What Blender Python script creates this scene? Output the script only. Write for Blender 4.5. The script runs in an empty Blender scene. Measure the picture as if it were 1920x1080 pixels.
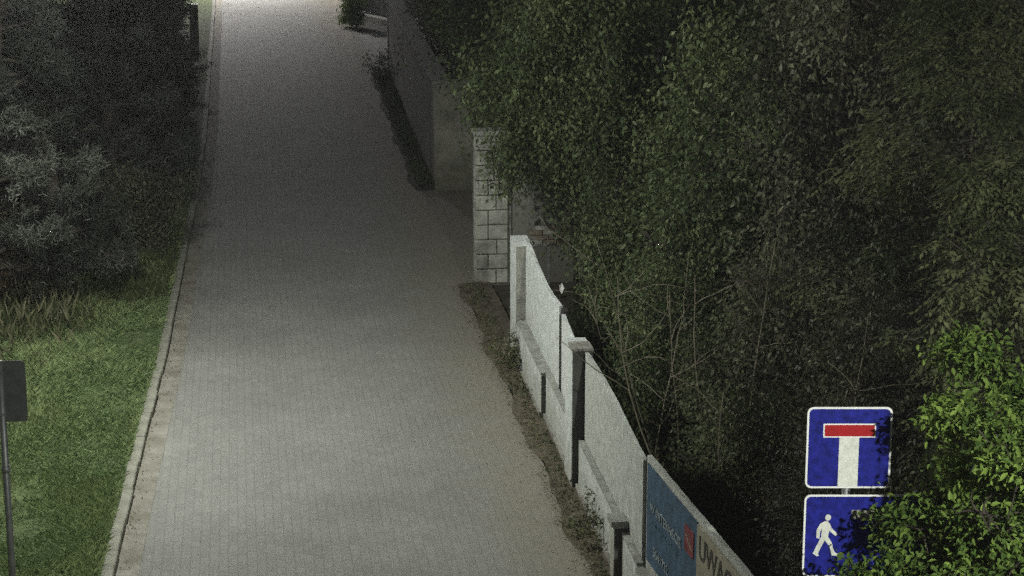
import bpy, bmesh, math, random
import numpy as np
from mathutils import Vector, Matrix
rad = math.radians
S = bpy.context.scene
COL = S.collection

# ------------------------------------------------------------------ camera
cd = bpy.data.cameras.new('camera'); cam = bpy.data.objects.new('camera', cd); COL.objects.link(cam)
SKY = .85
cam.location = (0, 0, 8.0)
cam.rotation_euler = (rad(90 - 13.73), 0, rad(-7.5))
cd.sensor_width = 36.0; cd.lens = 3860.0 / 1920 * 36.0
cd.clip_start = 0.1; cd.clip_end = 1500
S.camera = cam

# ------------------------------------------------------------------ night sky
w = bpy.data.worlds.new('World'); S.world = w; w.use_nodes = True
nt = w.node_tree; nt.nodes.clear()
sky = nt.nodes.new('ShaderNodeTexSky'); sky.sky_type = 'NISHITA'; sky.sun_disc = False
sky.sun_elevation = rad(-3.0); sky.sun_rotation = rad(-60)
bg = nt.nodes.new('ShaderNodeBackground'); bg.inputs[1].default_value = SKY
wo = nt.nodes.new('ShaderNodeOutputWorld')
hs = nt.nodes.new('ShaderNodeHueSaturation'); hs.inputs['Saturation'].default_value = .3   # town glow greys the sky
nt.links.new(sky.outputs[0], hs.inputs['Color']); nt.links.new(hs.outputs[0], bg.inputs[0]); nt.links.new(bg.outputs[0], wo.inputs[0])

LAMP_NEAR, LAMP_SIDE, LAMP_FAR = 3600.0, 8200.0, 15000.0
S.view_settings.view_transform = 'Standard'; S.view_settings.look = 'None'
S.view_settings.exposure = 0.0; S.view_settings.gamma = 1.0
S.view_settings.use_curve_mapping = False
S.cycles.use_denoising = False
S.cycles.use_adaptive_sampling = True; S.cycles.adaptive_threshold = .06; S.cycles.adaptive_min_samples = 24
S.cycles.max_bounces = 5; S.cycles.diffuse_bounces = 3; S.cycles.transmission_bounces = 3
S.cycles.sample_clamp_indirect = 3.0

rng = np.random.default_rng(7)

# ------------------------------------------------------------------ materials
MATS = {}
def mat(name, base, rough=0.85, var=0.25, scale=6.0, dark=None, bump=0.0, bscale=40.0, spec=0.3, metal=0.0, stretch=None, grime=None):
    m = bpy.data.materials.new(name); m.use_nodes = True; n = m.node_tree.nodes; L = m.node_tree.links
    b = n['Principled BSDF']; b.inputs['Roughness'].default_value = rough
    b.inputs['Specular IOR Level'].default_value = spec; b.inputs['Metallic'].default_value = metal
    tc = n.new('ShaderNodeTexCoord'); src = tc.outputs['Object']
    if stretch:
        mp = n.new('ShaderNodeMapping'); mp.inputs['Scale'].default_value = stretch
        L.new(src, mp.inputs[0]); src = mp.outputs[0]
    nz = n.new('ShaderNodeTexNoise'); nz.inputs['Scale'].default_value = scale; nz.inputs['Detail'].default_value = 6
    nz.inputs['Roughness'].default_value = 0.65
    L.new(src, nz.inputs['Vector'])
    cr = n.new('ShaderNodeValToRGB')
    d = dark if dark else tuple(c * (1 - var * 1.6) for c in base)
    l = tuple(min(1, c * (1 + var * 0.7)) for c in base)
    cr.color_ramp.elements[0].position = 0.3; cr.color_ramp.elements[0].color = (*d, 1)
    cr.color_ramp.elements[1].position = 0.68; cr.color_ramp.elements[1].color = (*l, 1)
    L.new(nz.outputs['Fac'], cr.inputs[0]); col = cr.outputs[0]
    if grime:      # splashed dirt near the foot and streaks, broken up by noise
        sp_ = n.new('ShaderNodeSeparateXYZ'); L.new(tc.outputs['Object'], sp_.inputs[0])
        g1 = n.new('ShaderNodeTexNoise'); g1.inputs['Scale'].default_value = 4.5; g1.inputs['Detail'].default_value = 8
        g1.inputs['Roughness'].default_value = .7
        mp2 = n.new('ShaderNodeMapping'); mp2.inputs['Scale'].default_value = (1.6, 1.6, 1.4); L.new(tc.outputs['Object'], mp2.inputs[0]); L.new(mp2.outputs[0], g1.inputs['Vector'])
        ma = n.new('ShaderNodeMath'); ma.operation = 'MULTIPLY_ADD'; ma.inputs[1].default_value = -2.4; L.new(g1.outputs['Fac'], ma.inputs[0]); L.new(sp_.outputs[2], ma.inputs[2])
        mg = n.new('ShaderNodeMapRange'); mg.interpolation_type = 'SMOOTHSTEP'
        mg.inputs['From Min'].default_value = -1.25; mg.inputs['From Max'].default_value = -.25
        mg.inputs['To Min'].default_value = .75; mg.inputs['To Max'].default_value = 0; L.new(ma.outputs[0], mg.inputs['Value'])
        mm = n.new('ShaderNodeMix'); mm.data_type = 'RGBA'; mm.inputs[7].default_value = (*grime, 1)
        L.new(mg.outputs[0], mm.inputs[0]); L.new(col, mm.inputs[6]); col = mm.outputs[2]
    L.new(col, b.inputs['Base Color'])
    if bump:
        n2 = n.new('ShaderNodeTexNoise'); n2.inputs['Scale'].default_value = bscale; n2.inputs['Detail'].default_value = 4
        L.new(tc.outputs['Object'], n2.inputs['Vector'])
        n2.inputs['Roughness'].default_value = .6
        bp = n.new('ShaderNodeBump'); bp.inputs['Strength'].default_value = bump; bp.inputs['Distance'].default_value = 0.02
        L.new(n2.outputs['Fac'], bp.inputs['Height']); L.new(bp.outputs[0], b.inputs['Normal'])
    MATS[name] = m
    return m

def leaf_mat(name, c0, c1, trans=0.35, rough=0.55, spec=0.3):
    """tone attribute (one value per leaf) picks a colour between c0 and c1"""
    m = bpy.data.materials.new(name); m.use_nodes = True; n = m.node_tree.nodes; L = m.node_tree.links
    b = n['Principled BSDF']; b.inputs['Roughness'].default_value = rough; b.inputs['Specular IOR Level'].default_value = spec
    a = n.new('ShaderNodeAttribute'); a.attribute_name = 'tone'
    mx = n.new('ShaderNodeMix'); mx.data_type = 'RGBA'
    mx.inputs[6].default_value = (*c0, 1); mx.inputs[7].default_value = (*c1, 1)
    L.new(a.outputs['Fac'], mx.inputs[0]); L.new(mx.outputs[2], b.inputs['Base Color'])
    tr = n.new('ShaderNodeBsdfTranslucent'); L.new(mx.outputs[2], tr.inputs[0])
    ms = n.new('ShaderNodeMixShader'); ms.inputs[0].default_value = trans
    L.new(b.outputs[0], ms.inputs[1]); L.new(tr.outputs[0], ms.inputs[2])
    L.new(ms.outputs[0], n['Material Output'].inputs[0])
    MATS[name] = m
    return m

def road_material():
    m = bpy.data.materials.new('pavers'); m.use_nodes = True; n = m.node_tree.nodes; L = m.node_tree.links
    b = n['Principled BSDF']; b.inputs['Roughness'].default_value = 0.8; b.inputs['Specular IOR Level'].default_value = 0.25
    tc = n.new('ShaderNodeTexCoord')
    mp = n.new('ShaderNodeMapping'); mp.inputs['Rotation'].default_value = (0, 0, rad(90))
    L.new(tc.outputs['Object'], mp.inputs[0])
    br = n.new('ShaderNodeTexBrick'); br.inputs['Scale'].default_value = 1.0
    br.inputs['Brick Width'].default_value = 0.2; br.inputs['Row Height'].default_value = 0.1
    br.inputs['Mortar Size'].default_value = 0.006; br.inputs['Mortar Smooth'].default_value = 0.4
    br.inputs['Color1'].default_value = (.222, .22, .208, 1); br.inputs['Color2'].default_value = (.25, .247, .232, 1)
    br.inputs['Mortar'].default_value = (.212, .209, .197, 1)
    L.new(mp.outputs[0], br.inputs['Vector'])
    # wear and stains
    nz = n.new('ShaderNodeTexNoise'); nz.inputs['Scale'].default_value = 0.55; nz.inputs['Detail'].default_value = 7; nz.inputs['Roughness'].default_value = .62
    L.new(tc.outputs['Object'], nz.inputs['Vector'])
    cr = n.new('ShaderNodeValToRGB'); cr.color_ramp.elements[0].position = .3; cr.color_ramp.elements[0].color = (.80, .80, .80, 1)
    cr.color_ramp.elements[1].position = .7; cr.color_ramp.elements[1].color = (1.06, 1.06, 1.06, 1)
    L.new(nz.outputs['Fac'], cr.inputs[0])
    gr = n.new('ShaderNodeTexNoise'); gr.inputs['Scale'].default_value = 55; gr.inputs['Detail'].default_value = 3
    L.new(tc.outputs['Object'], gr.inputs['Vector'])
    cg = n.new('ShaderNodeValToRGB'); cg.color_ramp.elements[0].position = .25; cg.color_ramp.elements[0].color = (.66, .66, .66, 1)
    cg.color_ramp.elements[1].position = .75; cg.color_ramp.elements[1].color = (1.2, 1.2, 1.2, 1)
    L.new(gr.outputs['Fac'], cg.inputs[0])
    m1 = n.new('ShaderNodeMix'); m1.data_type = 'RGBA'; m1.blend_type = 'MULTIPLY'; m1.inputs[0].default_value = 1
    L.new(br.outputs[0], m1.inputs[6]); L.new(cr.outputs[0], m1.inputs[7])
    m2 = n.new('ShaderNodeMix'); m2.data_type = 'RGBA'; m2.blend_type = 'MULTIPLY'; m2.inputs[0].default_value = 1
    L.new(m1.outputs[2], m2.inputs[6]); L.new(cg.outputs[0], m2.inputs[7])
    # trodden earth along the fence side
    sx = n.new('ShaderNodeSeparateXYZ'); L.new(tc.outputs['Object'], sx.inputs[0])
    nd = n.new('ShaderNodeTexNoise'); nd.inputs['Scale'].default_value = 1.6; nd.inputs['Detail'].default_value = 8
    L.new(tc.outputs['Object'], nd.inputs['Vector'])
    ad = n.new('ShaderNodeMath'); ad.operation = 'MULTIPLY_ADD'; ad.inputs[1].default_value = 1.5
    L.new(nd.outputs['Fac'], ad.inputs[0]); L.new(sx.outputs[0], ad.inputs[2])
    mr = n.new('ShaderNodeMapRange'); mr.interpolation_type = 'SMOOTHSTEP'
    mr.inputs['From Min'].default_value = 2.6; mr.inputs['From Max'].default_value = 4.5; mr.inputs['To Max'].default_value = .8
    L.new(ad.outputs[0], mr.inputs['Value'])
    m3 = n.new('ShaderNodeMix'); m3.data_type = 'RGBA'; m3.inputs[7].default_value = (.195, .175, .135, 1)
    L.new(mr.outputs[0], m3.inputs[0]); L.new(m2.outputs[2], m3.inputs[6])
    L.new(m3.outputs[2], b.inputs['Base Color'])
    bp = n.new('ShaderNodeBump'); bp.inputs['Strength'].default_value = .5; bp.inputs['Distance'].default_value = .01
    sb = n.new('ShaderNodeMath'); sb.operation = 'MULTIPLY_ADD'; sb.inputs[1].default_value = -1.0
    L.new(br.outputs['Fac'], sb.inputs[0]); L.new(gr.outputs['Fac'], sb.inputs[2])
    L.new(sb.outputs[0], bp.inputs['Height']); L.new(bp.outputs[0], b.inputs['Normal'])
    MATS['pavers'] = m
road_material()

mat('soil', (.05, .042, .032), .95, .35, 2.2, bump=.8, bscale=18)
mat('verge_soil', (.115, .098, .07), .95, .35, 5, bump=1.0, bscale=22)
mat('lawn_soil', (.085, .11, .045), .95, .3, 3, bump=.6, bscale=25)
mat('gutter', (.225, .215, .19), .9, .2, 2.5, dark=(.13, .115, .09), bump=.5, bscale=30)
mat('kerb', (.22, .215, .18), .85, .3, 3, bump=.4, bscale=50)
mat('drive', (.27, .265, .25), .85, .2, 2, bump=.3)
mat('white_render', (.62, .645, .63), .8, .17, 8, bump=.45, bscale=60, grime=(.34, .34, .29))
mat('worn_render', (.50, .52, .48), .85, .2, 8, bump=.5, bscale=60, grime=(.30, .30, .25))
mat('dirty_render', (.50, .51, .46), .85, .18, 8, bump=.5, bscale=60, grime=(.26, .25, .20))
mat('coping', (.31, .31, .285), .9, .25, 5, bump=.5)
mat('plinth', (.30, .29, .26), .9, .3, 6, bump=.5)
mat('raw_concrete', (.085, .085, .078), .9, .25, 6, bump=.4)  # dark tone stands for the unlit ends of pillar and piers
mat('shadow_gap', (.03, .03, .028), .9, .2, 6)
mat('ashlar', (.33, .325, .29), .88, .36, 4, bump=.7, bscale=28)
mat('mortar', (.15, .14, .115), .95, .2, 10)
mat('grey_render', (.16, .157, .14), .9, .22, 2.2, bump=.5, bscale=25, stretch=(1, 1, .4), grime=(.12, .11, .09))
mat('pale_render', (.33, .32, .27), .92, .3, 2.5, bump=.5, bscale=20, grime=(.13, .12, .09))  # lighter tone paints the lamplight on the wall's camera-facing side
mat('old_render', (.15, .143, .125), .92, .4, 1.6, bump=.5, bscale=20, stretch=(1, 1, .4), grime=(.075, .07, .055))  # same wall, darker tone paints the shade on its lane side
mat('gate_paint', (.022, .024, .04), .5, .2, 8)
mat('dark_metal', (.05, .05, .05), .55, .25, 10, metal=.4)
mat('galv', (.22, .225, .225), .5, .15, 12, metal=.6)
mat('sign_back', (.085, .088, .085), .7, .15, 14, metal=.25)
mat('white_paint', (.80, .80, .78), .6, .04, 5)
mat('pictogram', (.68, .68, .62), .55, .16, 14)
mat('sign_blue', (.014, .018, .23), .4, .38, 16)
mat('sign_red', (.36, .012, .016), .45, .1, 10)
mat('banner_blue', (.055, .105, .165), .8, .3, 9, stretch=(1, 1, .5))
mat('banner_teal', (.09, .19, .24), .7, .2, 8)
mat('banner_white', (.30, .36, .39), .8, .4, 22)
mat('banner_red', (.21, .045, .05), .8, .35, 14)
mat('board', (.33, .31, .23), .85, .18, 6, bump=.3)
mat('board_letter', (.075, .07, .055), .8, .4, 16)
mat('post_wood', (.07, .06, .05), .9, .3, 9)
mat('bark_dark', (.06, .05, .04), .95, .35, 12, bump=.8, bscale=30)
mat('bark_pale', (.38, .37, .33), .85, .4, 7, dark=(.08, .075, .07), bump=.4, bscale=20)
mat('twig', (.20, .17, .125), .9, .3, 10)
mat('brick_old', (.17, .135, .105), .9, .25, 10, bump=.4)
leaf_mat('leaf_green', (.045, .068, .028), (.175, .215, .095))
leaf_mat('leaf_olive', (.050, .063, .030), (.175, .19, .090))
leaf_mat('leaf_bright', (.055, .10, .022), (.215, .305, .065), trans=.3, spec=.15)
leaf_mat('leaf_dark', (.050, .055, .034), (.155, .155, .095))
leaf_mat('leaf_brown', (.05, .035, .020), (.15, .095, .06))
leaf_mat('needle', (.026, .031, .021), (.155, .16, .135), trans=.15)
leaf_mat('grass', (.065, .115, .038), (.31, .37, .17), trans=.25, rough=.7)
leaf_mat('straw', (.08, .085, .04), (.27, .25, .15), trans=.2, rough=.8)
leaf_mat('litter', (.05, .035, .02), (.20, .16, .10), trans=.05, rough=.9)
leaf_mat('weed', (.04, .055, .02), (.13, .15, .06), trans=.25)

def emis(name, c, s):
    m = bpy.data.materials.new(name); m.use_nodes = True; n = m.node_tree.nodes
    b = n['Principled BSDF']; b.inputs['Emission Color'].default_value = (*c, 1); b.inputs['Emission Strength'].default_value = s
    MATS[name] = m
emis('lamp_lens', (1, .93, .80), 6)

# ------------------------------------------------------------------ helpers
def link(name, me, m=None, parent=None):
    o = bpy.data.objects.new(name, me); COL.objects.link(o)
    if m: me.materials.append(MATS[m])
    if parent: o.parent = parent
    return o
def mesh(name, V, F, m=None, parent=None, smooth=False):
    me = bpy.data.meshes.new(name); me.from_pydata([tuple(v) for v in V], [], [tuple(f) for f in F]); me.update()
    if smooth: me.polygons.foreach_set('use_smooth', [True] * len(me.polygons))
    return link(name, me, m, parent)
def tag(o, label=None, cat=None, group=None, kind=None):
    if label: o['label'] = label
    if cat: o['category'] = cat
    if group: o['group'] = group
    if kind: o['kind'] = kind
    return o
def empty(name, loc=(0, 0, 0), rz=0):
    o = bpy.data.objects.new(name, None); COL.objects.link(o); o.location = loc; o.rotation_euler.z = rz
    o.empty_display_size = .2
    return o
def bm_obj(name, bm, m=None, parent=None, smooth=False):
    me = bpy.data.meshes.new(name); bm.to_mesh(me); bm.free()
    if smooth: me.polygons.foreach_set('use_smooth', [True] * len(me.polygons))
    return link(name, me, m, parent)
def add_box(bm, lo, hi, bev=0.0, jit=0.0, M=None):
    r = bmesh.ops.create_cube(bm, size=1.0); vs = r['verts']
    for v in vs:
        v.co = Vector([lo[i] + (v.co[i] + .5) * (hi[i] - lo[i]) for i in range(3)])
        if jit: v.co += Vector([random.uniform(-jit, jit) for _ in range(3)])
    if bev:
        es = list({e for v in vs for e in v.link_edges})
        r = bmesh.ops.bevel(bm, geom=es, offset=bev, segments=1, affect='EDGES', profile=.5)
        vs = list({v for v in r['verts']} | {v for v in vs if v.is_valid})
    if M:
        for v in vs: v.co = M @ v.co
    return vs
def box(name, lo, hi, m, parent=None, bev=0.01, jit=0.0):
    bm = bmesh.new(); add_box(bm, lo, hi, bev, jit); return bm_obj(name, bm, m, parent)
def tube_geo(P, R, sides=6):
    """rings along a polyline, returns verts, faces"""
    P = np.asarray(P, float); n = len(P); V = []; F = []
    T = np.gradient(P, axis=0); T /= np.linalg.norm(T, axis=1)[:, None] + 1e-9
    ref = np.array([0, 0, 1.]) if abs(T[0][2]) < .9 else np.array([1., 0, 0])
    a = np.cross(ref, T[0]); a /= np.linalg.norm(a)
    for i in range(n):
        a = a - T[i] * (a @ T[i]); a /= np.linalg.norm(a) + 1e-9
        b = np.cross(T[i], a)
        for k in range(sides):
            t = 2 * math.pi * k / sides
            V.append(P[i] + R[i] * (math.cos(t) * a + math.sin(t) * b))
    for i in range(n - 1):
        for k in range(sides):
            k2 = (k + 1) % sides
            F.append((i * sides + k, i * sides + k2, (i + 1) * sides + k2, (i + 1) * sides + k))
    F.append(tuple(range(sides))[::-1]); F.append(tuple((n - 1) * sides + k for k in range(sides)))
    return V, F
def tubes(name, lst, m, parent=None, sides=5):
    V = []; F = []
    for P, R in lst:
        v, f = tube_geo(P, R, sides); o = len(V); V += v; F += [tuple(i + o for i in q) for q in f]
    return mesh(name, V, F, m, parent, smooth=True)
def cyl(name, p0, p1, r, m, parent=None, sides=16, r1=None):
    return mesh(name, *tube_geo([p0, (np.array(p0) + np.array(p1)) / 2, p1], [r, (r + (r1 or r)) / 2, r1 or r], sides), m, parent, smooth=True)
def fast_mesh(name, V, F, tone, m, parent=None):
    """V (n,3), F (k,c) equal-sided faces, tone one value per face"""
    me = bpy.data.meshes.new(name); k, c = F.shape
    me.vertices.add(len(V)); me.vertices.foreach_set('co', V.astype(np.float32).ravel())
    me.loops.add(k * c); me.loops.foreach_set('vertex_index', F.astype(np.int32).ravel())
    me.polygons.add(k); me.polygons.foreach_set('loop_start', np.arange(0, k * c, c, dtype=np.int32))
    me.polygons.foreach_set('loop_total', np.full(k, c, dtype=np.int32))
    me.update(calc_edges=True)
    at = me.attributes.new('tone', 'FLOAT', 'FACE'); at.data.foreach_set('value', np.clip(tone, 0, 1).astype(np.float32))
    return link(name, me, m, parent)
def unit(a): return a / (np.linalg.norm(a, axis=-1, keepdims=True) + 1e-9)
def leaves(name, C, D, N, Ln, Wd, tone, m, parent=None, fine=False):
    """folded leaf blades: base C, direction D, normal N"""
    D = unit(D); Sd = unit(np.cross(D, N)); N = np.cross(Sd, D); L = Ln[:, None]; W = Wd[:, None] / 2
    n = len(C)
    if fine:
        pts = [C, C + D * L * .28 + Sd * W * .85 + N * W * .35, C + D * L * .62 + Sd * W * .8 + N * W * .3, C + D * L - N * L * .12,
               C + D * L * .62 - Sd * W * .8 + N * W * .3, C + D * L * .28 - Sd * W * .85 + N * W * .35]
        V = np.stack(pts, 1).reshape(-1, 3); b = np.arange(n)[:, None] * 6
        F = np.concatenate([b + np.array([[0, 1, 2, 3]]), b + np.array([[0, 3, 4, 5]])], 1).reshape(-1, 4)
    else:
        pts = [C, C + D * L * .45 + Sd * W + N * W * .4, C + D * L, C + D * L * .45 - Sd * W + N * W * .4]
        V = np.stack(pts, 1).reshape(-1, 3); b = np.arange(n)[:, None] * 4
        F = np.concatenate([b + np.array([[0, 1, 2]]), b + np.array([[0, 2, 3]])], 1).reshape(-1, 3)
    return fast_mesh(name, V, F, np.repeat(tone, 2), m, parent)
def blades(name, C, H, lean, Wd, tone, m, parent=None):
    n = len(C); az = rng.uniform(0, 2 * np.pi, n)
    a = np.stack([np.cos(az), np.sin(az), np.zeros(n)], 1); q = rng.uniform(0, 2 * np.pi, n)
    l = np.stack([np.cos(q), np.sin(q), np.zeros(n)], 1) * lean[:, None]
    up = np.array([0, 0, 1.])
    V = np.stack([C - a * Wd[:, None] / 2, C + a * Wd[:, None] / 2, C + l * .4 + up * H[:, None] * .65 + a * Wd[:, None] * .3, C + l + up * H[:, None]], 1).reshape(-1, 3)
    b = np.arange(n)[:, None] * 4
    F = np.concatenate([b + np.array([[0, 1, 2]]), b + np.array([[0, 2, 3]])], 1).reshape(-1, 3)
    return fast_mesh(name, V, F, np.repeat(tone, 2), m, parent)
def text_mesh(name, txt, size, m, parent, M, width=None, bold=0.0):
    cu = bpy.data.curves.new(name, 'FONT'); cu.body = txt; cu.size = size; cu.extrude = .002; cu.offset = bold
    cu.resolution_u = 3
    t = bpy.data.objects.new('tmp', cu); COL.objects.link(t)
    dg = bpy.context.evaluated_depsgraph_get(); me = bpy.data.meshes.new_from_object(t.evaluated_get(dg))
    bpy.data.objects.remove(t); bpy.data.curves.remove(cu)
    me.name = name
    if width:
        xs = [v.co.x for v in me.vertices]; k = width / (max(xs) - min(xs))
        for v in me.vertices: v.co.x = (v.co.x - min(xs)) * k
    me.transform(M)
    me.materials.clear()
    return link(name, me, m, parent)

# ------------------------------------------------------------------ ground, road, kerb
KY = [8, 14, 20, 24.5, 28.7, 32.5, 37.3, 40.5, 48.7, 60, 85, 120]
KX = [-1.98, -1.76, -1.56, -1.42, -1.27, -1.19, -1.09, -1.0, -.93, -.94, -.97, -1.0]
def kx(y): return float(np.interp(y, KY, KX))
def strip(name, f0, f1, ys, z, m, nx=1, zf=None, parent=None):
    V = []; F = []
    for y in ys:
        a, b = f0(y), f1(y)
        for i in range(nx + 1):
            x = a + (b - a) * i / nx
            V.append((x, y, zf(x, y) if zf else z))
    k = nx + 1
    for j in range(len(ys) - 1):
        for i in range(nx):
            F.append((j * k + i, j * k + i + 1, (j + 1) * k + i + 1, (j + 1) * k + i))
    return mesh(name, V, F, m, parent, smooth=True)
g = mesh('ground', [(-400, -60, -.03), (400, -60, -.03), (400, 700, -.03), (-400, 700, -.03)], [(0, 1, 2, 3)], 'soil')
tag(g, kind='structure')
ys = list(np.arange(6, 120.1, 1.0))
tag(strip('road', lambda y: kx(y) + .31, lambda y: 3.48 if y < 32.6 else 3.9, ys, 0, 'pavers'), kind='structure')
tag(strip('gutter', lambda y: kx(y) + .05, lambda y: kx(y) + .312, ys, 0, 'gutter', zf=lambda x, y: .004 - .0), kind='structure')
tag(mesh('side_yard', [(3.85, 33.1, .002), (9, 33.1, .002), (9, 40.9, .002), (3.85, 40.9, .002)], [(0, 1, 2, 3)], 'pavers'), kind='structure')
tag(mesh('driveway', [(3.88, 58.8, .006), (7, 58.8, .006), (7, 69.5, .006), (3.88, 68.5, .006)], [(0, 1, 2, 3)], 'drive'), kind='structure')
def vz(x, y):
    return .085 + .03 * math.sin(x * 2.3 + y * .7) * math.cos(y * 1.1) * (1 if x < kx(y) - .3 else 0) + max(0, (kx(y) - 1.2 - x)) * .04
tag(strip('lawn_verge', lambda y: -30, lambda y: kx(y) - .055, list(np.arange(6, 120.1, .75)), 0, 'lawn_soil', nx=60, zf=vz), kind='structure')
def ez(x, y):
    return .012 + .03 * max(0, min(1, (x - 3.42) / .25)) + .014 * math.sin(x * 31 + y * 5) * math.sin(y * 7.3)
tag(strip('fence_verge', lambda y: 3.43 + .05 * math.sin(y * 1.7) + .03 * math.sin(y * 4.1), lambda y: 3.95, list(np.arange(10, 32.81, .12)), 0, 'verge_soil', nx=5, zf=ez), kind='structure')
tag(strip('wall_verge', lambda y: 3.40 + .05 * math.sin(y * 1.3) + .03 * math.sin(y * 3.7) + (y - 41) * .012, lambda y: 3.9 + (y - 41) * .016, list(np.arange(41, 58.7, .2)), 0, 'soil', nx=4, zf=lambda x, y: .02 + .02 * math.sin(x * 21 + y * 4)), kind='structure')  # soil strip, widened and dark to paint the shadow at the wall foot
kerb = tag(empty('kerb'), kind='structure')
bm = bmesh.new(); add_box(bm, (-.065, -.493, -.12), (.065, .493, .085), .012)
kme = bpy.data.meshes.new('kerb_stone'); bm.to_mesh(kme); bm.free(); kme.materials.append(MATS['kerb'])
random.seed(3)
for i in range(72):
    y = 10.5 + i
    o = bpy.data.objects.new('kerb_stone', kme); COL.objects.link(o); o.parent = kerb
    o.location = (kx(y) + random.uniform(-.008, .008), y, random.uniform(-.008, .006))
    o.rotation_euler = (random.uniform(-.006, .006), random.uniform(-.02, .02), -math.atan2(kx(y + .5) - kx(y - .5), 1) + random.uniform(-.008, .008))

# ------------------------------------------------------------------ street lamps (all outside the frame)
def street_lamp(base, h, azim, reach, power, spot, label, aim=None, col=(.96, 1, .90), blend=.6, size=.18):
    r = empty('street_lamp', base); tag(r, label, 'street lamp', 'lamps lighting the lane')
    cyl('pole', (0, 0, -.05), (0, 0, h - .1), .075, 'galv', r, 12, .045)
    d = np.array([math.cos(azim), math.sin(azim), 0])
    P = [np.array([0, 0, h - .25]), np.array([0, 0, h]) + d * .12, np.array([0, 0, h + .12]) + d * .5, np.array([0, 0, h + .15]) + d * reach]
    tubes('arm', [(P, [.04, .036, .032, .03])], 'galv', r, 8)
    c = np.array([0, 0, h + .15]) + d * (reach + .25)
    bm = bmesh.new(); add_box(bm, (-.32, -.11, -.05), (.32, .11, .06), .03, M=Matrix.Translation(c) @ Matrix.Rotation(azim, 4, 'Z'))
    hd = bm_obj('lamp_head', bm, 'dark_metal', r)
    bm = bmesh.new(); add_box(bm, (-.2, -.08, -.064), (.2, .08, -.052), .003, M=Matrix.Translation(c) @ Matrix.Rotation(azim, 4, 'Z'))
    bm_obj('lens', bm, 'lamp_lens', hd)
    ld = bpy.data.lights.new('lamp_light', 'SPOT'); ld.energy = power; ld.spot_size = rad(spot); ld.spot_blend = blend
    ld.color = col; ld.shadow_soft_size = size
    lo = bpy.data.objects.new('lamp_light', ld); COL.objects.link(lo); lo.parent = r
    lo.location = c + np.array([0, 0, -.1])
    v = Vector(aim) - (Vector(base) + lo.location) if aim else Vector((0, 0, -1))
    lo.rotation_euler = v.to_track_quat('-Z', 'Y').to_euler()
    return r
street_lamp((-3.75, 24.8, .1), 7.2, 0.0, 1.0, LAMP_NEAR, 172, 'grey street lamp on the grass verge opposite the white fence', aim=(.4, 25.0, 0), blend=.58)
street_lamp((-3.0, 85.0, .1), 7.2, 0.0, 1.2, LAMP_FAR, 142, 'grey street lamp at the far end of the lane', aim=(0, 80, 0), blend=1.0, col=(1, .97, .93))
street_lamp((5.7, 2.6, 0), 8.0, rad(172), 1.0, LAMP_SIDE, 84, 'grey street lamp behind the leafy bush beside the blue signs', aim=(6.4, 16.0, 2.5), blend=.7, size=.1)

# ------------------------------------------------------------------ white fence along the lane
fence = tag(empty('concrete_fence', (3.8, 22, 0)), 'long white rendered fence with low front wall and pillars beside the lane', 'fence')
def fpart(name, bm, m): 
    o = bm_obj(name, bm, m, fence); o.matrix_parent_inverse = fence.matrix_basis.inverted(); return o
fence_inv = Matrix.Translation((3.8, 22, 0)).inverted()
def reparent(o, p):
    o.parent = p; return o
# far run: local axis u runs along the fence toward the camera, v points to the lane
A0 = Vector((3.895, 28.75, 0)); A1 = Vector((3.75, 18.55, 0)); A2 = Vector((4.15, 12.55, 0))
def frame(P, Q):
    u = (Q - P).normalized(); v = Vector((-0, 0, 0)); v = Vector((u.y, -u.x, 0)); v = v if v.x < 0 else -v
    return Matrix(((u.x, v.x, 0, P.x), (u.y, v.y, 0, P.y), (0, 0, 1, 0), (0, 0, 0, 1)))
MA = frame(A0, A1); MB_ = frame(A1, A2); MFI = fence_inv
def wall_panel(name, M, u0, u1, v0, v1, z0, z1, m, wav=.006, nu=10, nz=5, seed=0, ztop=None):
    """rendered slab with slightly uneven faces and top edge"""
    r = random.Random(seed); bm = bmesh.new(); g = []
    for k, v in enumerate((v1, v0)):
        rows = []
        for j in range(nz + 1):
            row = []
            for i in range(nu + 1):
                u = u0 + (u1 - u0) * i / nu; zt = z1 + (ztop(u) if ztop else 0)
                z = z0 + (zt - z0) * j / nz
                e = 0
                row.append(bm.verts.new(M @ Vector((u, v + e, z + (r.uniform(-wav, wav) if j == nz else 0)))))
            rows.append(row)
        g.append(rows)
    a, b = g
    def q(*vs): bm.faces.new(vs)
    for j in range(nz):
        for i in range(nu):
            q(a[j][i], a[j][i + 1], a[j + 1][i + 1], a[j + 1][i]); q(b[j][i + 1], b[j][i], b[j + 1][i], b[j + 1][i + 1])
    for i in range(nu):
        q(a[nz][i], a[nz][i + 1], b[nz][i + 1], b[nz][i]); q(a[0][i + 1], a[0][i], b[0][i], b[0][i + 1])
    for j in range(nz):
        q(a[j][0], a[j + 1][0], b[j + 1][0], b[j][0]); q(a[j + 1][nu], a[j][nu], b[j][nu], b[j + 1][nu])
    bmesh.ops.recalc_face_normals(bm, faces=bm.faces)
    o = bm_obj(name, bm, m); o.data.transform(MFI); o.parent = fence
    return o
LA = (A1 - A0).length
def ua(y): return (28.75 - y) / (28.75 - 18.55) * LA
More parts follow.
